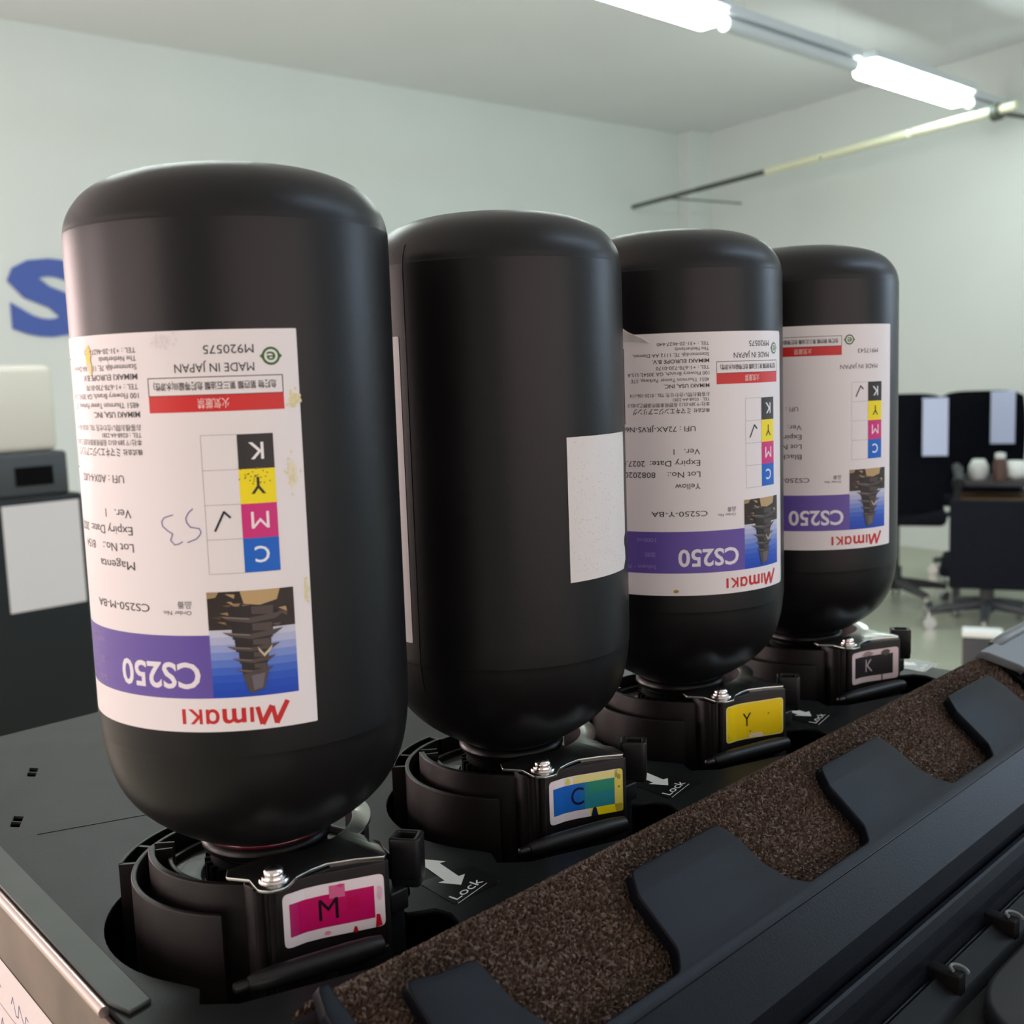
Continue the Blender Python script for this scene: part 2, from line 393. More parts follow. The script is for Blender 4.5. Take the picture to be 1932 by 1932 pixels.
bm = bmesh.new(); box(bm, -.2365, .0640, .3722, .374, -.075, -.0022); box(bm, -.2365, -.2350, -.038, .3722, -.075, -.0022); obj('deck_skirt', bm, M['deck'], printer)
# galvanised edge strip over the near end
x0, x1 = -.2365, .0287
strip = [(x0, yend(x0)), (.0215, yend(.0215)), (.0300, -.0628), (.0287, yend_in(.0287)), (x0, yend_in(x0))]
obj('edge_strip', solid([strip], 0.0, .0012, bev=.0003), M['zinc'], printer)
bm = bmesh.new()
tube(bm, [(x0, yend(x0) - .0012, -.0012), (.0215, yend(.0215) - .0012, -.0012)], .0016, 10)
obj('rolled_hem', bm, M['hem'], printer, 50)
d = Vector((1, -.095)).normalized(); nrm = Vector((d.y, -d.x))
def side(u, z, off=0):                           # on the near side face: u along the edge from x=0, outwards off
    p = Vector((0, yend(0))) + d * u + nrm * off; return Vector((p.x, p.y, z))
sm = Matrix(((d.x, nrm.x, 0, side(0, 0).x), (d.y, nrm.y, 0, side(0, 0).y), (0, 0, 1, 0), (0, 0, 0, 1)))
bm = bmesh.new(); box(bm, -.238, .115, 0, .0015, -.90, -.0025, sm, bev=.0004); obj('side_panel', bm, M['zincw'], printer)
bm = bmesh.new(); box(bm, -.232, .10, -.045, .372, -.95, -.066); obj('cabinet_body', bm, M['coverd'], printer)
bm = bmesh.new(); box(bm, .10, .45, -.06, .615, -.95, -.11); obj('front_body', bm, M['coverd'], printer)
for a, b in ((-.2, 0), (-.2, .33), (.40, 0), (.40, .56)):
    bm = bmesh.new(); cyl(bm, (a, b, ZF), (a, b, -.94), .03); obj('foot', bm, M['coverd'], printer)

# seam across the deck and a few scratches
bm = bmesh.new(); tube(bm, [(-.1063, -.0288, .00005), (-.0911, .0088, .00005), (-.055, .098, .00005)], .00012, 6); obj('deck_seam', bm, M['cavity'], printer)
# lock decals
sh = Sheet()
arrow = [(.0259, .0470), (.0364, .0472), (.0371, .0490), (.0421, .0426), (.0370, .0391), (.0361, .0419)]
def lock_decal(i):
    s = Sheet(); 
    s.poly([(.0500, .0324), (.0501, .0530), (.0345, .0545), (.0300, .0350)], (16, 17, 18), 1)
    c = Vector((.0421, .0426)); t = Vector((.0190, .0475)); ax_ = (c - t).normalized(); n = Vector((-ax_.y, ax_.x)); L = (c - t).length
    P = lambda u, v: tuple(t + ax_ * u + n * v)
    hw, sw, hl = .0050, .0026, .0058
    s.poly([P(0, 0), P(hl, -hw), P(hl, -sw), P(L - hl, -sw), P(L - hl, -hw), P(L, 0), P(L - hl, hw), P(L - hl, sw), P(hl, sw), P(hl, hw)], (222, 222, 212), 2)
    mm = lambda u, v: (.0487 - v - u * .20, .0347 + u - v * .1)
    s.text('Lock', 0, .0018, .0036, (225, 225, 220), 2, m=mm, x1=.0142)
    s.stroke([(.0505, .0335), (.0475, .0487)], .0003, (200, 200, 195), 2)
    return obj('lock_label', s.build(lambda x, y, l: (x, y + i * S, .00012 + .00006 * l), bend=False), M['decal'], printer)
for i in range(4): lock_decal(i)

# ---- foam strip and notched front cover: one sloping plane n.P = k
NX, NZ, KP = .643, .766, .0695
def tabp(y, w, off=0): return Vector((.0942 + NZ * w + NX * off, y, (KP - NX * .0942) / NZ - NX * w + NZ * off))
tabm = Matrix(((0, NZ, NX, .0942), (1, 0, 0, 0), (0, -NX, NZ, (KP - NX * .0942) / NZ), (0, 0, 0, 1)))   # (y, w, off)
top = [(-.0440, .0335), (-.0440, -.006), (-.0425, -.0125), (-.0395, -.0125), (-.0355, .022), (-.030, .0285), (-.026, .029), (-.0215, .0245), (-.022, -.0045), (-.012, -.0020), (.0000, -.0010)]
rad = [0, .001, .002, .002, .006, .003, .003, .003, .003, .001, .004]
top += [(.0030, .0130), (.0100, .0255)]; rad += [.004, .006]
for k in range(3):
    o_ = .1125 * k
    top += [(.0150 + o_, .0290), (.0560 + o_, .0292), (.0605 + o_, .0240), (.0605 + o_, .0060), (.0642 + o_, -.0012), (.1095 + o_, -.0012), (.1135 + o_, .0060), (.1150 + o_, .0160), (.1205 + o_, .0245)]
    rad += [.004, .004, .005, .003, .0035, .004, .006, .008, .006]
top += [(.352, .0290), (.3665, .0275), (.3672, .0060), (.3655, .0060), (.3655, .0335)]; rad += [.003, .004, .001, 0, 0]
obj('notched_cover', solid([round_poly(top, rad, 6)], -.0045, 0, tabm, bev=.0006), M['cover'], printer, 40)
obj('cover_end', solid([round_poly([(.3655, .0335), (.3655, .0275), (.369, .004), (.352, -.0098), (.345, -.0125), (.62, -.0165), (.62, .0335)], [0, 0, .004, .004, .003, 0, 0], 5)], -.0045, .0002, tabm, bev=.0006), M['greyp'], printer, 40)['label'] = 'light grey end of the cover'
# chamfer, dark lip
c0, c1, c2 = tabp(0, .0335), Vector((.1286, 0, -.0256)), Vector((.1299, 0, -.0331))
prof = [(c0.x, c0.z), (c1.x, c1.z), (c2.x, c2.z), (.1299, -.060), (.1200, -.060), (.1200, -.020), (c0.x - .003, c0.z - .004)]
obj('cover_chamfer', extrude_y(prof, -.044, .62), M['cover'], printer)
# rear cover behind the groove
prof = [(.1306, -.064), (.1306, -.0362), (.1312, -.0357), (.1329, -.0355), (.1338, -.0362), (.1350, -.0395), (.1361, -.0443), (.1365, -.0475), (.1376, -.0520), (.150, -.0610), (.150, -.068)]
obj('front_lip', extrude_y(prof, -.044, .62), M['cover'], printer)
# hinge panel with brackets and clips
prof = [(.1385, -.068), (.1385, -.0515), (.1400, -.0505), (.1475, -.0540), (.1500, -.0575), (.45, -.085), (.45, -.105), (.1385, -.105)]
obj('hinge_panel', extrude_y(prof, -.044, .62), M['coverd'], printer)
for yb in (.1735, .2232, .123):
    bm = bmesh.new(); box(bm, .1355, .1480, yb - .0022, yb + .0030, -.060, -.0475, bev=.0008); obj('hinge_bracket', bm, M['coverd'], printer, 40)
    bm = bmesh.new(); pts = [(.1465 + .0030 * math.cos(a), yb + .001 + .0026 * math.sin(a), -.0480 + .002 * math.sin(a * .5)) for a in [R_(30 + 20 * q) for q in range(12)]]
    tube(bm, pts, .0006, 8); obj('spring_clip', bm, M['greyp'], printer, 50)
# smooth raised door panel behind the brackets
hm = Matrix(((.9959, 0, .0905, .15), (0, 1, 0, 0), (-.0905, 0, .9959, -.0575), (0, 0, 0, 1)))
obj('door_panel', solid([round_poly([(.0015, .158), (.28, .158), (.28, .60), (.0015, .60)], [.034, .01, .01, .01], 10)], -.002, .006, hm, bev=.002), M['doorp'], printer, 40)
# cover's raised far edge
bm = bmesh.new(); tube(bm, [tabp(.3665, -.0125, -.0025), tabp(.370, -.0126, .000), tabp(.377, -.0128, .0004), tabp(.62, -.0155, .0004)], .0026, 12); obj('cover_edge', bm, M['greyp'], printer, 60)

# foam: dense block whose pores are real relief
def foam_block():
    rd = random.Random(5)
    ny, nw = 900, 130
    ks = [(-.043, -.0148), (.37, -.0148)]
    def wl(y):
        for (a, b), (c, e) in zip(ks, ks[1:]):
            if y <= c: return b + (e - b) * (y - a) / (c - a)
        return ks[-1][1]
    vs = []; fs = []
    for i in range(ny + 1):
        y = -.0395 + .4055 * i / ny; w0 = wl(y)
        for j in range(nw + 1):
            t = j / nw
            L_top = .036 - w0; drop = .016; tot = L_top + drop
            sdist = t * tot
            j_ = (rd.random() ** 1.6) * .0019
            if sdist < drop:          # back side going up, then rounded over
                q = sdist / drop; w = w0 + .003 * (q ** 3); off = -.007 - .016 * (1 - q) - .0006 * q
            else:
                q = sdist - drop; w = w0 + .003 + q * (L_top - .003) / L_top; off = -.007 - .0006 * math.exp(-q / .004)
            p = tabp(y + rd.uniform(-.00014, .00014), w + rd.uniform(-.00014, .00014) - (j_ * -.5 if sdist < drop else 0), off - j_)
            vs.append(p)
    for i in range(ny):
        for j in range(nw):
            a = i * (nw + 1) + j; fs.append((a, a + 1, a + nw + 2, a + nw + 1))
    me = bpy.data.meshes.new('foam_strip'); me.from_pydata(vs, [], fs)
    return me
obj('foam_strip', foam_block(), M['foam'], printer)
bm = bmesh.new(); box(bm, -.043, .62, -.010, .0335, -.034, -.0265, tabm); box(bm, .3664, .62, -.0100, .0335, -.027, -.0046, tabm); obj('foam_tray', bm, M['coverd'], printer)

# ================================================================== HOLDERS
def prism_path(path, z0, z1):
    bm = bmesh.new(); a = [bm.verts.new((x, y, z0)) for x, y in path]; b = [bm.verts.new((x, y, z1)) for x, y in path]
    for k in range(len(path) - 1): bm.faces.new((a[k], a[k + 1], b[k + 1], b[k]))
    return bm
SPATH = [(.0377, -.0207), (.0384, -.0180), (.0389, -.0140), (.0405, -.0095), (.0432, -.0040), (.0460, .0018), (.0487, .0075)]
def path_at(s, off):
    L = 0
    for a, b in zip(SPATH, SPATH[1:]):
        a, b = Vector(a), Vector(b); l = (b - a).length
        if s <= L + l or b == Vector(SPATH[-1]):
            dd = (b - a) / l; n = Vector((dd.y, -dd.x)); return a + dd * (s - L) + n * off
        L += l
SLEN = sum((Vector(b) - Vector(a)).length for a, b in zip(SPATH, SPATH[1:]))
def rrect(x0, y0, x1, y1, r): return round_poly([(x0, y0), (x1, y0), (x1, y1), (x0, y1)], r, 4)
def sticker(kind, parent):
    s = Sheet(.001); L, H = SLEN - .0006, .0158
    wht = (226, 216, 218)
    if kind == 'Y':
        s.poly(rrect(.0003, .0, L, H, .0018), (228, 214, 120), 1); s.poly(rrect(.0009, .0006, L - .0006, H - .0006, .0014), (236, 204, 14), 2)
        s.blob(.0165, .0012, .0042, .0011, (232, 214, 190), 3, 3); s.blob(.0135, .0032, .0005, .0004, (120, 90, 20), 3, 4); s.blob(.0225, .0098, .0006, .0005, (176, 140, 10), 3, 5)
        s.poly([(.0009, .0006), (.004, .0006), (.0030, .0022), (.0012, .0040)], (226, 196, 30), 3)
        s.text('Y', 0, 0, 0, (30, 16, 10), 4, fit=(.0098, .0056, .0140, .0112))
    elif kind == 'K':
        s.poly(rrect(.0003, .0, L, H, .0018), (214, 196, 196), 1); s.rect(.0024, .0028, L - .0034, H - .0028, (38, 36, 40), 2)
        s.blob(.0115, H - .0018, .0035, .0014, (150, 134, 132), 3, 6); s.rect(.0195, .0, .0203, .0030, (70, 60, 60), 3); s.blob(.0222, H - .002, .003, .0018, (84, 74, 74), 3, 7)
        s.text('K', 0, 0, 0, (180, 168, 168), 4, fit=(.0100, .0052, .0142, .0112))
    elif kind == 'C':
        s.poly(rrect(.0003, .0, L, H, .0018), wht, 1)
        s.poly(rrect(.0170, 0, L, .0030, .001), (236, 214, 20), 2); s.poly(rrect(L - .0032, 0.0, L, H, .0015), (214, 202, 90), 2); s.rect(.0105, H - .0030, L - .002, H - .0002, (222, 214, 140), 2); s.blob(.0085, H - .0016, .0013, .0013, (206, 206, 90), 3, 8)
        s.rect(.0020, .0030, .0150, H - .0030, (20, 98, 186), 3); s.rect(.0150, .0030, L - .0033, H - .0030, (38, 128, 138), 3); s.rect(.0165, .0085, L - .0033, H - .0030, (44, 136, 112), 4); s.rect(.0130, .0030, .0150, H - .0030, (26, 108, 170), 4)
        s.poly([(.0172, .0), (.0200, .0), (.0193, .0028), (.0187, .0033), (.0180, .0028)], (14, 30, 66), 5); s.blob(L - .0016, .0092, .0004, .0004, (110, 90, 30), 4, 9); s.blob(L - .0015, H - .003, .0008, .0012, (150, 140, 70), 3, 10)
        s.text('C', 0, 0, 0, (6, 16, 60), 6, fit=(.0096, .0050, .0146, .0114))
    else:
        s.poly(rrect(.0003, .0, L, H, .0018), wht, 1)
        s.rect(.0022, .0030, L - .0030, H - .0032, (186, 8, 92), 3); s.poly([(.0022, .0030), (.0046, .0030), (.0046, H - .0032), (.0022, H - .0032)], (176, 40, 104), 4); s.rect(.0034, .0042, .0048, H - .0045, (182, 26, 98), 5)
        s.rect(.0140, H - .0046, .0185, H - .0008, (204, 96, 138), 4); s.rect(.0190, .0070, .0225, .0105, (180, 2, 78), 4); s.blob(.0172, H - .0012, .0010, .0006, (196, 60, 120), 5, 11)
        s.blob(.0130, .0012, .0012, .0007, (222, 140, 170), 4, 12); s.poly([(.0202, -.0002), (.0218, -.0002), (.0214, .0015), (.0208, .0017)], (170, 6, 34), 5); s.poly([(L - .0030, .0), (L - .0010, .0004), (L - .0016, .0038), (L - .0026, .0040)], (190, 10, 44), 5)
        s.blob(L - .0014, .0105, .0010, .0025, (216, 176, 196), 4, 13)
        s.text('M', 0, 0, 0, (28, 4, 16), 6, fit=(.0108, .0052, .0164, .0114))
    return obj('color_label', s.build(lambda x, y, l: (*path_at(x, .0001 + .00003 * l), .0031 + y)), M['stick'], parent)
LEV = [(.0367, .0213), (.0448, .0264), (.0495, .0197), (.0414, .0146)]
def make_holder(i, kind, label):
    t = thing('bottle_holder', label, 'bottle holder', (0, i * S, 0), 0, 'bottle holders in the printer deck')
    # inner drum
    bm = arc_wall(.0335, .0355, -124, -43, -.045, .0200, .0004)
    join_bm(bm, arc_wall(.0335, .0355, -43, 236, -.045, .0090, .0004, 60))
    join_bm(bm, solid([arc(.0340, 0, 354, 60)], .0050, .0070))
    for a in (-122, -131): 
        b2 = bmesh.new(); box(b2, .0285, .0345, -.0004, .0004, .012, .0192, Matrix.Rotation(R_(a), 4, 'Z')); join_bm(bm, b2)
    join_bm(bm, solid([arc(.0300, -118, -40, 24) + arc(.0286, -40, -118, 24)], .0070, .0172, bev=.0004))
    obj('drum', bm, M['drum'], t, 35)
    # toothed coupler under the bottle neck
    bm = bmesh.new(); lathe(bm, [(0, .004), (.0175, .004), (.0175, .0150), (.0160, .0165), (0, .0165)], 48)
    for k in range(30): box(bm, .0172, .0192, -.0006, .0006, .006, .0150, Matrix.Rotation(2 * PI * k / 30, 4, 'Z'))
    obj('coupler', bm, M['cavity'], t, 35)
    bm = solid([arc(.0272, -150, -105, 16) + arc(.0205, -105, -150, 16)], .0070, .0098, bev=.0003); obj('sensor_tab', bm, M['lever'], t, 35)
    # outer guard with two open cells
    bm = arc_wall(.0393, .0409, -178, -52, -.050, .0134, .0004, 48)
    join_bm(bm, arc_wall(.0447, .0459, -178, -131, -.050, .0134, .0003, 24))
    for a in (-131, -148, -178):
        b2 = bmesh.new(); box(b2, .0402, .0456, -.0006, .0006, -.050, .0132, Matrix.Rotation(R_(a), 4, 'Z')); join_bm(bm, b2)
    join_bm(bm, arc_wall(.0386, .0402, -230, -178, -.050, .0134, .0004, 24))
    obj('outer_guard', bm, M['drum'], t, 35)
    # housing carrying the colour label
    pts = [(.0255, -.0247), (.0300, -.0272), (.0335, -.0268), (.0368, -.0240)] + SPATH + [(.0484, .0090), (.0400, .0128), (.0302, .0150), (.0225, .0225), (.0120, .0300), (0, .0335)] + arc(.0302, 90, -44, 30)
    obj('housing', solid([pts], -.050, .0222, bev=.0004), M['drum'], t, 35)
    bm = bmesh.new(); cyl(bm, (.0352, -.0262, -.03), (.0352, -.0262, .022), .0014); cyl(bm, (.0371, -.0232, -.03), (.0371, -.0232, .022), .0012); obj('rib', bm, M['drum'], t, 40)
    # steel bracket
    op = [(.0208, -.0268), (.0246, -.0296), (.0310, -.0262), (.0345, -.0272), (.0385, -.0282), (.0418, -.0262), (.0430, -.0222), (.0398, -.0165), (.0390, -.0110), (.0392, -.0058), (.0432, .0015), (.0482, .0078), (.0470, .0096), (.0405, .0122), (.0368, .0112), (.0320, .0132)]
    rr = [.0005, .001, .001, .0015, .003, .003, .003, .002, .002, .001, .001, .0006, .0012, .001, .001, .001]
    lp = op + arc(.0325, 24, 150, 30) + arc(.0266, 150, -34, 40)
    bm = solid([round_poly(lp, rr + [0] * (len(lp) - len(rr)), 3)], .0226, .0236, bev=.0002)
    b2 = prism_path([(.0396, -.0052), (.0436, .0020), (.0482, .0078)], .0202, .0229)
    bmesh.ops.solidify(b2, geom=b2.faces[:], thickness=.0007); join_bm(bm, b2)
    obj('bracket', bm, M['bracket'], t, 35)
    # screw
    bm = bmesh.new(); lathe(bm, [(0, .0236), (.0040, .0236), (.0042, .0239), (.0040, .0243), (.0032, .0243), (.0034, .0246), (.0033, .0250), (.0027, .0250), (.0028, .0256), (.0026, .0264), (.0020, .0270), (.0010, .0273), (0, .0273)], 32, (.0362, -.0215))
    sc = obj('screw', bm, M['screw'], t, 40)
    bm = bmesh.new()
    for a in (20, 110): box(bm, -.0016, .0016, -.0003, .0003, .0268, .0274, Matrix.Translation((.0362, -.0215, 0)) @ Matrix.Rotation(R_(a), 4, 'Z'))
    obj('cross_recess', bm, M['cavity'], sc)
    sticker(kind, t)
    # lock lever: square socket on an arm
    c = Vector((sum(p[0] for p in LEV) / 4, sum(p[1] for p in LEV) / 4))
    inner = [tuple(c + (Vector(p) - c) * .60) for p in LEV]
    bm = solid([round_poly(LEV, .0018, 4), round_poly(inner, .0006, 3)], .0120, .0245, bev=.0005)
    join_bm(bm, solid([round_poly([tuple(c + (Vector(p) - c) * .96) for p in LEV], .0018, 4)], .0095, .0170, bev=.001))
    lv = obj('lever', bm, M['lever'], t, 35)
    bm = bmesh.new(); box(bm, .0360, .0470, .0105, .0172, .0040, .0105, bev=.0006); box(bm, .036, .044, .012, .018, -.03, .006, bev=.0006); obj('lever_arm', bm, M['lever'], t, 35)
    # drip rod across the front
    a, b = Vector((.0405, -.0365, .0002)), Vector((.0535, .0015, .0012)); dd = (b - a).normalized()
    bm = bmesh.new(); tube(bm, [a + dd * .002, a + dd * .004, a + dd * .010, a + dd * .030, b - dd * .004, b], [.0020, .0027, .0031, .0033, .0031, .0026], 16); rod_ = obj('drip_rod', bm, M['lever'], t, 50)
    bm = bmesh.new(); tube(bm, [a - dd * .0022, a - dd * .0018, a, a + dd * .002], [.0006, .0014, .0017, .0016], 12); obj('end_nub', bm, M['neck'], rod_, 50)
    bm = bmesh.new(); box(bm, .0440, .0500, -.012, .0068, -.05, -.0022, bev=.0005); obj('rod_support', bm, M['drum'], t, 35)
    return t
make_holder(0, 'M', 'black bottle holder with the magenta M label, nearest of the row')
make_holder(1, 'C', 'black bottle holder with the blue C label stained yellow')
make_holder(2, 'Y', 'black bottle holder with the yellow Y label')
make_holder(3, 'K', 'black bottle holder with the black and white K label, farthest of the row')

# ================================================================== BOTTLES
RB = .046
PROF = [(0, .2193), (.0121, .2191), (.0208, .2184), (.0270, .2174), (.0320, .2160), (.0362, .2142), (.0395, .2120), (.0420, .2095), (.0441, .2064), (.0453, .2034), (.0458, .2005), (.046, .196), (.046, .160), (.046, .110), (.046, .066), (.0457, .0600), (.0451, .0545), (.0440, .0490), (.0423, .0440), (.0398, .0395), (.0366, .0356), (.0325, .0319), (.0280, .0287), (.0235, .0260), (.0200, .0243), (.0178, .0232), (.0166, .0220), (.0162, .0205), (.0162, .0170)]
def label_sheet(kind, text):
    s = Sheet(.002); mm = .001
    ink = (36, 33, 34); grey = (70, 64, 66)
    def T(t, x, y, h, col=ink, bold=False, x1=None, l=2): s.text(t, x * mm, y * mm, h * mm, col, l, bold, None if x1 is None else x1 * mm)
    def Rc(x0, y0, x1, y1, col, l=1): s.rect(x0 * mm, y0 * mm, x1 * mm, y1 * mm, col, l)
    s.poly(round_poly([(0, 0), (.150, 0), (.150, .1058), (0, .1058)], {'M': .0003, 'Y': .0018}.get(kind, .0007), 3), (232, 226, 226), 0)
    if kind == 'C': return s
    Kk = kind == 'K'
    # certification ring, numbers
    ex, ey = (27.4, 7.0) if Kk else (7.1, 7.0)
    ring = [(ex + 2.35 * math.cos(2 * PI * k / 28), ey + 2.35 * math.sin(2 * PI * k / 28)) for k in range(28)]
    s.poly([(x * mm, y * mm) for x, y in ring], (40, 98, 34), 2)
    s.poly([((ex + (x - ex) * .74) * mm, (ey + (y - ey) * .74) * mm) for x, y in ring], (228, 224, 220), 3)
    for sx in (-1, 1): s.poly([((ex + sx * 2.9) * mm, ey * mm), ((ex + sx * 2.2) * mm, (ey + .7) * mm), ((ex + sx * 2.2) * mm, (ey - .7) * mm)], (40, 98, 34), 2)
    s.text('e', 0, 0, 0, (40, 98, 34), 4, True, fit=((ex - 1.15) * mm, (ey - 1.1) * mm, (ex + 1.15) * mm, (ey + 1.1) * mm))
    if Kk:
        T('M917543', 10.8, 12.3, 2.0, grey, x1=23); T('MADE IN JAPAN', 11, 19.6, 2.0, grey, x1=32); bx = 31.2; by = 5.0
    else:
        T('M920575', 11.4, 5.0, 2.2, x1=24.0); T('MADE IN JAPAN', 11.5, 9.6, 2.2, x1=31.7); bx = 4.3; by = 11.8
    bw = 35.1
    s.frame(bx * mm, by * mm, (bx + bw) * mm, (by + 4.8) * mm, .00022, ink, 1)
    T('危険物 第四類 第三石油類 危険等級Ⅲ(水溶性)', bx + 1.8, by + 2.3, 1.55, ink, True, x1=bx + bw - 1.6)
    Rc(bx, by + 4.7, bx + bw, by + 9.0, (206, 42, 40)); T('火気厳禁', bx + 14, by + 6.8, 2.0, (240, 214, 208), x1=bx + 22)
    # colour grid
    for q, (lt, col, tc) in enumerate((('K', (40, 36, 36), (240, 236, 236)), ('Y', (244, 222, 0), (30, 28, 20)), ('M', (206, 40, 120), (242, 226, 232)), ('C', (0, 96, 196), (232, 238, 244)))):
        y0 = 26.9 + 9.08 * q; Rc(7.8, y0, 17.0, y0 + 9.08, col, 2)
        s.text(lt, 0, 0, 0, tc, 3, True, fit=((12.3 - (2.3 if lt == 'M' else 1.9)) * mm, (y0 + 2.2) * mm, (12.3 + (2.3 if lt == 'M' else 1.9)) * mm, (y0 + 6.6) * mm))
    for q in range(5): Rc(17.0, 26.9 + 9.08 * q - .06, 26.2, 26.9 + 9.08 * q + .06, (150, 144, 146), 1)
    Rc(26.1, 26.9, 26.22, 63.2, (150, 144, 146), 1)
    dy = {'M': 0, 'Y': -9.1, 'K': -18.2}[kind]
    s.stroke([(x * mm, (y + dy) * mm) for x, y in ((19.9, 48.4), (21.4, 46.9), (23.9, 51.8))], .00055, (24, 22, 24), 3)
    # address block
    x = 42.4
    for y, t, h, b, e in ((4.4, 'TEL : +31-20-4627-640', 1.35, 0, 63), (6.5, 'The Netherlands', 1.35, 0, 56), (8.7, 'Stammerdijk 7E, 1112 AA Diemen,', 1.4, 0, 73), (11.2, 'MIMAKI EUROPE B.V.', 1.5, 1, 65), (13.8, 'TEL : +1-678-730-0170', 1.4, 0, 63.5), (16.1, '100 Flowery Branch, GA 30542, U.S.A', 1.4, 0, 75.5), (18.6, '4851 Thurmon Tanner Parkway, STE', 1.4, 0, 74), (21.0, 'MIMAKI USA, INC.', 1.5, 1, 60.5), (24.4, 'お客様お問い合わせ先 TEL : 0120-106-114', 1.35, 0, 74.5), (26.4, 'TEL : 0268-64-2281', 1.2, 0, 57), (28.3, '本社/〒389-0512 長野県東御市滋野乙2182-3', 1.3, 0, 75.5), (30.8, '株式会社', 1.2, 1, 49), (30.8, 'ミマキエンジニアリング', 1.9, 1, 73.5)):
        if Kk: break
        T(t, x if t[0] != 'ミ' else 50, y, h, ink, bool(b), x1=e)
    if not Kk: s.frame(.0769, .0055, .140, .0358, .00035, ink, 1)
    u, l_, vx = (51.4, 49.9, 49.9) if Kk else (49.5, 47.8, 47.8)
    if kind == 'Y': u, l_ = 48.3, 46.6
    T('UFI : ' + text['ufi'], u, 38 + .6 * Kk, 2.1, x1=None if Kk else u + 1.59 * (6 + len(text['ufi'])))
    T('Ver.', l_, 47.2, 2.3, x1=l_ + 6.3); T('1', l_ + 10.2, 47.2, 2.3)
    T('Expiry Date:', l_, 51.8, 2.3, x1=l_ + 20); T('2027.0', l_ + 22.2, 51.8, 2.3, x1=l_ + 31.9)
    T('Lot No.:', l_, 56.4, 2.3, x1=l_ + 13)
    if text['lot']: T(text['lot'], l_ + 17.9, 56.4, 2.3, x1=l_ + 17.9 + 1.9 * len(text['lot']))
    T(text['name'], l_, 61.2, 2.3, x1=l_ + {'M': 15.3, 'Y': 10.1, 'K': 9.6}[kind])
    T('Order No.', 31.6, 73.4, 1.1, grey, x1=39.8); T('品番', 31.5, 71.2, 1.5, grey, x1=35.4); T(text['order'], 43.9 if not Kk else 46.4, 72.3, 2.1, x1=(66.5 if not Kk else 68.6))
    # violet band and picture
    Rc(27.2, 79.5, 118, 96.6, (98, 78, 160)); s.text('CS250', 0, 0, 0, (232, 226, 232), 2, 2, fit=(.0303, .0867, .0560, .0940))
    for y, t, e in ((82.9, '1000ml', 72.6), (88.8, '溶剤', 69.4), (94.0, 'Solvent・Pigment', 84)): T(t, 65, y, 1.6, (158, 134, 196), x1=e)
    px0, px1, py0, py1 = 4.8, 27.3, 68.0, 96.6
    sky = [(206, 206, 216), (196, 198, 214), (176, 182, 214), (150, 162, 210), (120, 142, 206), (90, 120, 202), (62, 100, 196), (40, 84, 190), (26, 74, 184), (18, 68, 180)]
    for q in range(10): Rc(px0, 76 + (py1 - 76) * q / 10, px1, 76 + (py1 - 76) * (q + 1) / 10, sky[q], 1)
    Rc(px0, py0, px1, 78.2, (44, 34, 30), 2)
    def V(pts, col, l=3): s.poly([((px1 - (a) * (px1 - px0)) * mm, (py0 + b * (py1 - py0)) * mm) for a, b in pts], col, l)
    rd = random.Random(8)
    for q in range(26):
        a, b = rd.random(), rd.uniform(.02, .34); V([(a, b), (min(1, a + rd.uniform(.05, .15)), b + rd.uniform(-.01, .01)), (min(1, a + .1), b + rd.uniform(.02, .06))], rd.choice([(150, 120, 88), (96, 76, 58), (30, 24, 22), (176, 148, 108), (70, 62, 58)]), 3)
    V([(.38, .0), (.84, .0), (.80, .10), (.60, .14), (.42, .12)], (186, 156, 110), 4); V([(.0, 0), (.14, 0), (.10, .05), (0, .06)], (160, 136, 96), 4)
    # tiered tower (generic), drawn from its base towards its roof
    dk, md, lt_ = (40, 34, 34), (78, 68, 64), (132, 120, 112)
    for b0, hw, hh in ((.14, .34, .16), (.30, .31, .15), (.45, .27, .12), (.57, .22, .11), (.68, .19, .10)):
        V([(.50 - hw * .78, b0), (.50 + hw * .78, b0), (.50 + hw * .74, b0 + hh), (.50 - hw * .74, b0 + hh)], dk, 5)
        V([(.50, b0 + .01), (.50 + hw * .74, b0 + .01), (.50 + hw * .72, b0 + hh * .6), (.50, b0 + hh * .5)], md, 6)
        V([(.50 - hw * 1.12, b0 + hh * .52), (.48, b0 + hh * .70), (.50 + hw * 1.15, b0 + hh * .46), (.50 + hw * .8, b0 + hh * .85), (.48, b0 + hh * 1.02), (.50 - hw * .8, b0 + hh * .8)], md, 7)
        V([(.50 - hw * 1.0, b0 + hh * .56), (.46, b0 + hh * .74), (.48, b0 + hh * .82), (.50 - hw * .9, b0 + hh * .64)], lt_, 8)
    V([(.36, .78), (.66, .76), (.60, .93), (.44, .97), (.40, .90)], md, 7); V([(.46, .80), (.62, .78), (.58, .92), (.48, .94)], (104, 96, 104), 8)
    V([(.55, .53), (.62, .60), (.72, .52), (.70, .57), (.62, .63), (.56, .57)], (196, 182, 150), 9)
    # maker's logo
    red = (196, 36, 36)
    for pts, w in (((8.0, 99.0), (11.0, 104.4), 1), ((11.3, 104.4), (12.0, 100.2), 1), ((12.2, 99.9), (14.7, 104.3), 1), ((15.1, 104.3), (15.9, 99.7), 1)) and (((( 8.2, 99.0), (11.0, 104.2)), 1.35), (((11.2, 104.2), (12.0, 100.1)), 1.15), (((12.4, 99.9), (14.7, 104.1)), 1.35), (((15.0, 104.1), (15.9, 99.9)), 1.15)):
        s.stroke([(a * mm, b * mm) for a, b in pts], w * mm, red, 2)
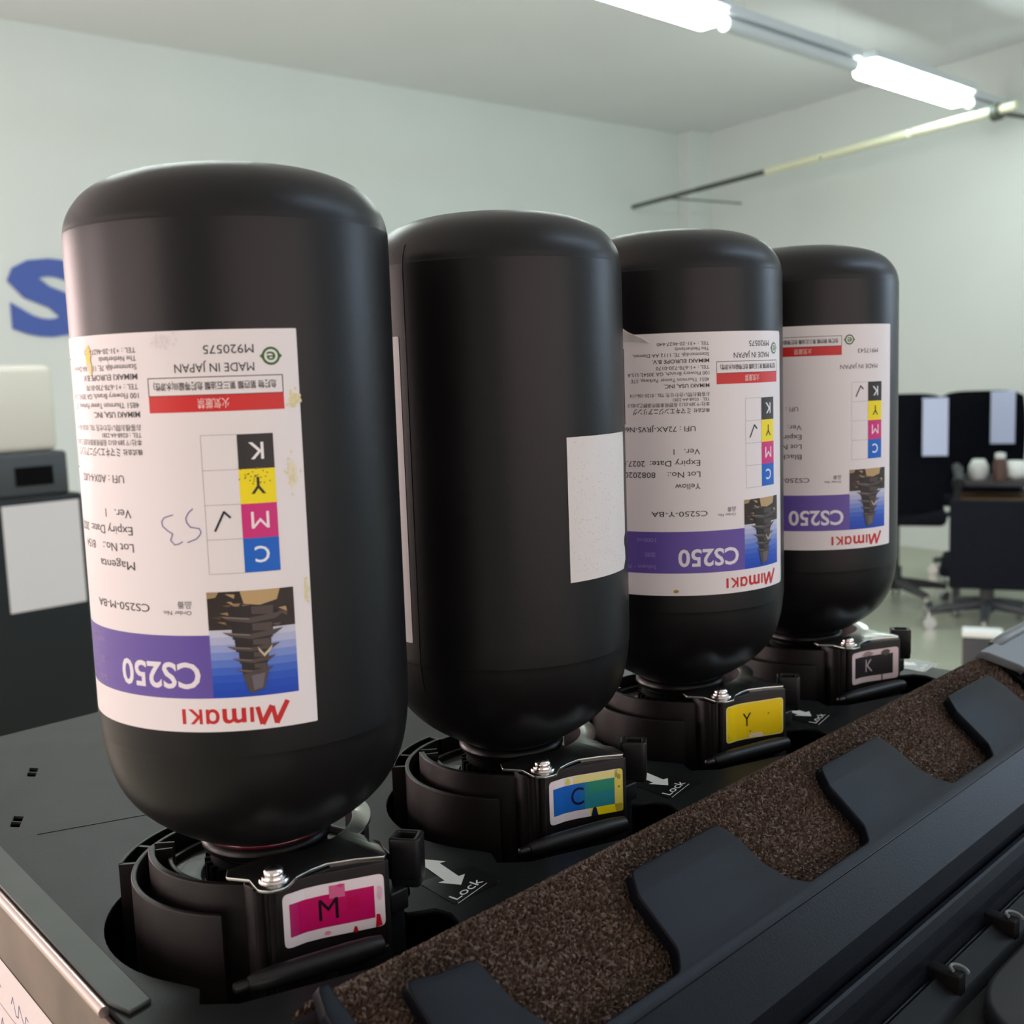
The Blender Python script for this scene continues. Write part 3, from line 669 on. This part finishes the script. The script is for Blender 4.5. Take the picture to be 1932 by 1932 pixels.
    for ch, a, b in (('ı', 17.0, 18.0), ('m', 19.0, 25.2), ('ɑ', 26.0, 29.6), ('K', 30.6, 34.4), ('ı', 35.2, 36.2)):
        s.text(ch, 0, 0, 0, red, 2, 2, fit=(a * mm, .0995, b * mm, .1036))
    if kind == 'M':
        for pts in (((34.9, 47.3), (37.4, 48.0), (38.2, 49.0), (38.0, 50.3), (36.6, 51.5), (35.3, 52.3), (36.0, 54.0), (34.9, 55.2), (33.8, 55.0), (32.7, 54.4)), ((29.4, 45.8), (30.6, 46.8), (31.4, 48.2), (31.2, 49.4), (30.3, 50.6), (28.0, 51.0), (27.6, 51.9), (27.9, 52.7), (28.9, 53.7), (31.3, 54.6))):
            s.stroke([(a * mm, b * mm) for a, b in pts], .00026, (96, 92, 156), 3)
        for x, y, rx, ry, c in ((1.6, 18.4, 1.6, 2.0, (230, 218, 178)), (3.2, 38, 1.5, 4.0, (231, 221, 196)), (1.2, 69, .8, 3.2, (230, 220, 192)), (35, 2.5, 3.6, 2.0, (230, 222, 224))):
            s.blob(x * mm, y * mm, rx * mm, ry * mm, c, 1, int(x * 7), 30)
            r2 = random.Random(int(y * 3))
            for q in range(26): s.blob((x + r2.gauss(0, .6) * rx) * mm, (y + r2.gauss(0, .55) * ry) * mm, .00035, .0005, tuple(int(c[z_] * (.965 if z_ < 2 else .90 if x < 30 else .96)) for z_ in range(3)), 2, q, 8)
        for x, y, rx, ry, c in ((61.0, 5.2, 1.5, 3.0, (236, 200, 60)), (60.2, 8.6, .8, 2.2, (238, 210, 96))): s.blob(x * mm, y * mm, rx * mm, ry * mm, c, 5, int(x * 7), 26)
        rd = random.Random(3)
        for q in range(30): s.blob(rd.gauss(13.4, 1.9) * mm, rd.gauss(38.4, 1.2) * mm, .00022, .0002, (120, 106, 20), 4, q)
    if kind == 'Y':
        s.blob(.0570, .1040, .0012, .0008, (176, 140, 50), 2, 5)
    return s
LBL = {'M': (-12.81, 0, dict(ufi='A0X4-U02', lot='8154', name='Magenta', order='CS250-M-BA')), 'C': (-90.9, 0, {}),
       'Y': (15.76, 0, dict(ufi='72AX-JRVS-N60', lot='8082020', name='Yellow', order='CS250-Y-BA')), 'K': (.96, .0036, dict(ufi='', lot='', name='Black', order='CS250-K-BA'))}
def catmull(P, n=4):
    out = []
    for i in range(len(P) - 1):
        p0, p1, p2, p3 = P[max(i - 1, 0)], P[i], P[i + 1], P[min(i + 2, len(P) - 1)]
        for k in range(n):
            t = k / n
            out.append(tuple(.5 * (2 * b + (c - a) * t + (2 * a - 5 * b + 4 * c - d_) * t * t + (-a + 3 * b - 3 * c + d_) * t ** 3) for a, b, c, d_ in zip(p0, p1, p2, p3)))
    out.append(P[-1]); out[0] = (0, out[0][1])
    return [(max(0, r), z) for r, z in out]
def make_bottle(i, kind, label):
    t = thing('ink_bottle', label, 'ink bottle', (0, i * S, 0), 0, 'upturned ink bottles')
    dt = (.0016, -.0027, -.0016, -.0019)[i]; PR = [(r, z + dt * max(0, min(1, (z - .17) / .02))) for r, z in PROF]
    bm = bmesh.new(); lathe(bm, catmull(PR), 128); obj('bottle_body', bm, M['bottle'], t, 60)
    if kind == 'C':
     bm = bmesh.new()
     sp = [(r + .00006, z) for r, z in catmull(PR) if .05 < z < .204 and r > .03]
     tube(bm, [(r * math.cos(R_(-86.7)), r * math.sin(R_(-86.7)), z) for r, z in sp], .00016, 6); obj('mold_seam', bm, M['bottle'], t, 60)
    bm = bmesh.new(); lathe(bm, torus_prof(.0176, .0023, .0208), 64); lathe(bm, torus_prof(.0168, .0011, .0232, 10), 64); obj('neck_collar', bm, M['neck'], t, 60)
    a0, dz, text = LBL[kind]
    def surf(x, y, l):
        rr = RB + .00014 + .000035 * l; a = R_(a0) - x / RB
        return (rr * math.cos(a), rr * math.sin(a), .1736 + dz - y)
    obj('label', label_sheet(kind, text).build(surf), M['prt'], t, 60)
    if kind == 'M':
        bm = bmesh.new(); lathe(bm, torus_prof(.0180, .0010, .0236, 10), 64); o = obj('ink_residue', bm, M['ink'], t, 60); o['label'] = 'wet dark red ink around the neck'
    if kind == 'C':
        s = Sheet(.002); W_ = .0345; rd = random.Random(2)
        edge = [(W_, 0), (W_ + .0003, .010), (W_ - .0002, .02), (W_ + .0002, .030), (W_, .0365), (W_ - .0016, .0385), (W_ - .0018, .0402), (W_ - .0006, .042), (W_ - .0002, .046), (W_ - .003, .0492)]
        s.poly([(0, 0)] + edge + [(0, .0494)], (218, 213, 209), 0)
        for q in range(420): s.blob(rd.uniform(.001, W_ - .003), .0008 + rd.random() ** .8 * .0465, rd.uniform(.00008, .0003), rd.uniform(.00008, .0003), rd.choice([(196, 188, 186), (186, 178, 178), (204, 198, 194)]), 1, q, 7)
        o = obj('blank_sticker', s.build(lambda x, y, l: ((RB + .00014 + .00003 * l) * math.cos(R_(-16.5) + x / RB), (RB + .00014 + .00003 * l) * math.sin(R_(-16.5) + x / RB), .1380 - y)), M['prt'], t, 60)
        o['label'] = 'blank white sticker with a torn corner'
    if kind == 'Y':
        bm = bmesh.new()
        pa = [(-80.5, .1765, 0), (-83.0, .1725, 0), (-78, .1712, .0), (-66, .1700, .0), (-70, .1722, .0008), (-76, .1745, .0016)]
        vv = [bm.verts.new(((RB + .0006 + e) * math.cos(R_(a)), (RB + .0006 + e) * math.sin(R_(a)), z)) for a, z, e in pa]
        c = bm.verts.new(((RB + .0012) * math.cos(R_(-76)), (RB + .0012) * math.sin(R_(-76)), .1728))
        for k in range(len(vv)): bm.faces.new((vv[k], vv[(k + 1) % len(vv)], c))
        bmesh.ops.recalc_face_normals(bm, faces=bm.faces[:]); bmesh.ops.solidify(bm, geom=bm.faces[:], thickness=.0002)
        obj('tape_corner', bm, M['tape'], t, 60)
    return t
b1 = make_bottle(0, 'M', 'nearest upturned black ink bottle, label ticked at magenta with 53 handwritten')
# it leans slightly in its neck
q = Matrix.Rotation(R_(.15), 4, cf); b1.matrix_world = Matrix.Translation((0, 0, .03)) @ q @ Matrix.Translation((0, 0, -.03))
make_bottle(1, 'C', 'upturned black ink bottle with only a blank white sticker facing out')
make_bottle(2, 'Y', 'upturned black ink bottle whose label has the yellow square ticked')
make_bottle(3, 'K', 'upturned black ink bottle whose label has the black square ticked, farthest back')

# handwritten note taped on the near side of the printer
s = Sheet()
s.rect(-.225, -.20, .035, 0, (234, 222, 222), 0)
for q in range(12): s.rect(-.215, -.018 - .014 * q, .03, -.0176 - .014 * q, (150, 140, 160), 1)
rd = random.Random(12)
for row in range(4):
    for wd in range(8):
        x = -.205 + wd * .028; y = -.016 - row * .014; pts = []
        for k in range(9): pts.append((x + k * .0022, y + .004 + .0035 * math.sin(k * 1.9 + row) * rd.uniform(.5, 1.1)))
        s.stroke(pts, .0004, (84, 84, 140), 2)
tag(obj('paper_note', s.build(lambda x, y, l: side(x, -.024 + y, .0017 + .00004 * l), bend=False), M['prt']), 'white handwritten paper note on the near side of the printer', 'note')

# ================================================================== BACKGROUND LEFT
xb = -2.70
cab = thing('black_machine', 'tall black machine cabinet standing behind the printer by the left wall', 'machine', (xb, .95, ZF))
bm = bmesh.new(); box(bm, -.55, 0, -.75, .235, 0, .98, bev=.01); obj('cabinet', bm, M['blackm'], cab, 40)
bm = bmesh.new(); box(bm, -.5, -.01, -.7, .205, .98, 1.098, bev=.01); obj('control_ledge', bm, M['chairp'], cab, 40)
bm = bmesh.new(); box(bm, -.014, -.006, .06, .16, 1.01, 1.06); obj('display', bm, M['cavity'], cab)
box_ = bmesh.new(); box(box_, xb - .42, xb - .02, .40, 1.140, ZF + 1.099, ZF + 1.330, bev=.02)
tag(obj('cream_box', box_, M['cream'], None, 40), 'cream coloured box on top of the black machine', 'box')
bm = bmesh.new(); box(bm, xb + .0005, xb + .002, .962, 1.170, ZF + .676, ZF + .962)
tag(obj('paper_sheet', bm, M['paper']), 'plain white paper sheet stuck on the black machine', 'paper')
bm = bmesh.new(); q = onwall(-4.95, 0, .02); box(bm, -.02, .02, -.14, .16, -.05, .42, Matrix.Translation((q.x, q.y, 0)) @ Matrix.Rotation(math.atan2(-D1.x, D1.y), 4, 'Z'), bev=.005)
tag(obj('pale_panel', bm, M['white'], None, 40), 'pale panel on the left wall under the blue letter', 'panel')

# ================================================================== BACKGROUND RIGHT
def swivel_base(t, r=.30, hub=.40, m=M['chairp'], rot=0, seat=.44):
    for k in range(5):
        a = rot + 2 * PI * k / 5; e = Vector((r * math.cos(a), r * math.sin(a), .085))
        bm = bmesh.new(); tube(bm, [(0, 0, .12), tuple(e * .6 + Vector((0, 0, .05))), tuple(e)], [.028, .022, .016], 10); obj('base_leg', bm, m, t, 50)
        bm = bmesh.new(); n = Vector((-math.sin(a), math.cos(a), 0)) * .022
        c = e.copy(); c.z = .030
        for sg in (-1, 1): cyl(bm, c + n * sg * .3, c + n * sg, .030)
        cyl(bm, c, e, .008); obj('caster', bm, M['chrome'], t, 40)
    bm = bmesh.new(); cyl(bm, (0, 0, .08), (0, 0, .20), .032); cyl(bm, (0, 0, .2), (0, 0, seat), .02); obj('gas_lift', bm, M['chairp'], t, 40)
def office_chair(loc, rot, label, back_h, back_w):
    t = thing('office_chair', label, 'chair', (loc[0], loc[1], ZF), rot, 'office chairs')
    swivel_base(t, r=.26, rot=.3)
    bm = bmesh.new(); box(bm, -.24, .24, -.24, .24, .44, .52, bev=.03); obj('seat', bm, M['fabric'], t, 40)
    bm = bmesh.new(); n = 10; g = {}
    z0 = .50
    for a in range(n + 1):
        for b in range(n + 1):
            u, v = a / n * 2 - 1, b / n
            wv = back_w / 2 * (1 - .10 * (v ** 4) - .14 * (1 - v) ** 2)
            x = u * wv; z = z0 + v * (back_h - z0) - .03 * abs(u) ** 5 * v; y = -.25 - .05 * v + .04 * u * u
            g[a, b] = bm.verts.new((x, y, z))
    for a in range(n):
        for b in range(n): bm.faces.new((g[a, b], g[a + 1, b], g[a + 1, b + 1], g[a, b + 1]))
    bmesh.ops.solidify(bm, geom=bm.faces[:], thickness=.05); bmesh.ops.recalc_face_normals(bm, faces=bm.faces[:])
    obj('backrest', bm, M['fabric'], t, 50)
    for sx in (-1, 1):
        bm = bmesh.new(); x = sx * (back_w / 2 + .05)
        tube(bm, [(sx * .20, -.05, .46), (x, -.06, .50), (x, -.08, .66), (x, .02, .70), (x, .18, .70)], [.016, .018, .02, .026, .022], 10); obj('armrest', bm, M['chairp'], t, 50)
    return t
office_chair((-2.286, 5.296), .44, 'dark high-back office chair with a pale sheet, right beside the farthest bottle', 1.10, .50)
office_chair((-2.208, 6.204), .373, 'wide black office chair behind the cluttered desk', 1.085, .46)
def hung_sheet(a, b, z0, z1, th, label):
    v = (Vector(b) - Vector(a)); L = v.length; v /= L; n = Vector((v.y, -v.x))
    bm = bmesh.new(); mt = Matrix(((v.x, -n.x, 0, a[0]), (v.y, -n.y, 0, a[1]), (0, 0, 1, 0), (0, 0, 0, 1)))
    box(bm, 0, L, -th, 0, z0 + ZF, z1 + ZF, mt); box(bm, 0, L, -.0005, .075, z1 + ZF - .0005, z1 + ZF + th, mt)
    return tag(obj('hung_sheet', bm, M['bluep']), label, 'sheet', 'pale sheets hung on chair backs')
def at_chair(cx0, cy0, rot, x, y): c, s_ = math.cos(rot), math.sin(rot); return (cx0 + c * x - s_ * y, cy0 + s_ * x + c * y)
hung_sheet(at_chair(-2.286, 5.296, .44, .12, -.33), at_chair(-2.286, 5.296, .44, .235, -.32), .80, 1.072, .004, 'pale sheet on the chair beside the farthest bottle')
hung_sheet(at_chair(-2.208, 6.204, .373, .045, -.335), at_chair(-2.208, 6.204, .373, .165, -.33), .80, 1.075, .004, 'pale sheet on the wide chair behind the desk')
# low square-backed chair in front of the desk
t = thing('swivel_stool', 'low black square-backed swivel chair in front of the cluttered desk', 'chair', (-1.708, 5.024, ZF), .366)
swivel_base(t, r=.26, rot=.9, seat=.30)
bm = bmesh.new(); box(bm, -.21, .21, -.05, .40, .24, .30, bev=.02); obj('seat', bm, M['fabric'], t, 40)
bm = bmesh.new(); box(bm, -.165, .25, -.10, -.05, .20, .615, bev=.012); obj('backrest', bm, M['fabric'], t, 40)
# desk with clutter
dk = thing('desk', 'dark office desk covered with white clutter behind the low chair', 'desk', (-1.79, 5.66, ZF), .361)
bm = bmesh.new(); box(bm, -.32, .60, -.18, .18, .62, .65, bev=.004); obj('desk_top', bm, M['desk'], dk)
bm = bmesh.new(); box(bm, -.30, .55, -.15, .15, .54, .555); obj('under_shelf', bm, M['brown'], dk)
for sx in (-.30, .57):
    for sy in (-.15, .15):
        bm = bmesh.new(); box(bm, sx - .015, sx + .015, sy - .015, sy + .015, 0, .62); obj('leg', bm, M['chairp'], dk)
def ondesk(u, v, z=.651): return Matrix.Translation((-1.79, 5.66, ZF)) @ Matrix.Rotation(.361, 4, 'Z') @ Vector((u, v, z))
for k, (u, v, r, h, lab) in enumerate(((-.20, -.10, .05, .10, 'white round pot at the left end of the desk'), (-.03, -.08, .07, .09, 'rounded white bag in the middle of the desk'), (.10, -.10, .06, .08, 'wide white bag on the desk next to the pot'), (.24, -.08, .07, .09, 'pale bag at the right end of the desk'))):
    p = ondesk(u, v); bm = bmesh.new(); lathe(bm, [(0, 0), (r * .7, 0), (r, h * .3), (r * .95, h * .65), (r * .6, h), (0, h * 1.02)], 24); o = obj('white_bag', bm, M['white'], None, 60); o.location = p; tag(o, lab, 'bag', 'white clutter on the desk')
p = ondesk(-.10, -.155); bt = thing('jar', 'small reddish jar with a clear cap standing on the desk', 'jar', p)
bm = bmesh.new(); lathe(bm, [(0, 0), (.034, 0), (.034, .085), (.024, .11), (0, .11)], 20); obj('jar_body', bm, M['skin'], bt, 40)
bm = bmesh.new(); lathe(bm, [(0, .11), (.025, .11), (.025, .135), (0, .14)], 20); obj('jar_cap', bm, M['white'], bt, 40)
# small black metal cabinet behind the cover; lamp reflection painted as its white top
mc = thing('low_cabinet', 'low dark cabinet with a painted lamp glint on top behind the printer cover', 'cabinet', (-.672, 2.293, ZF), .373)
bm = bmesh.new(); box(bm, -.038, .045, -.0, .12, 0, .635, bev=.004); obj('cabinet_body', bm, M['chairp'], mc, 40)
bm = bmesh.new(); box(bm, -.039, .046, -.001, .05, .635, .650, bev=.004); obj('top_glint', bm, M['white'], mc, 40)  # white strip stands for the lamp's reflection
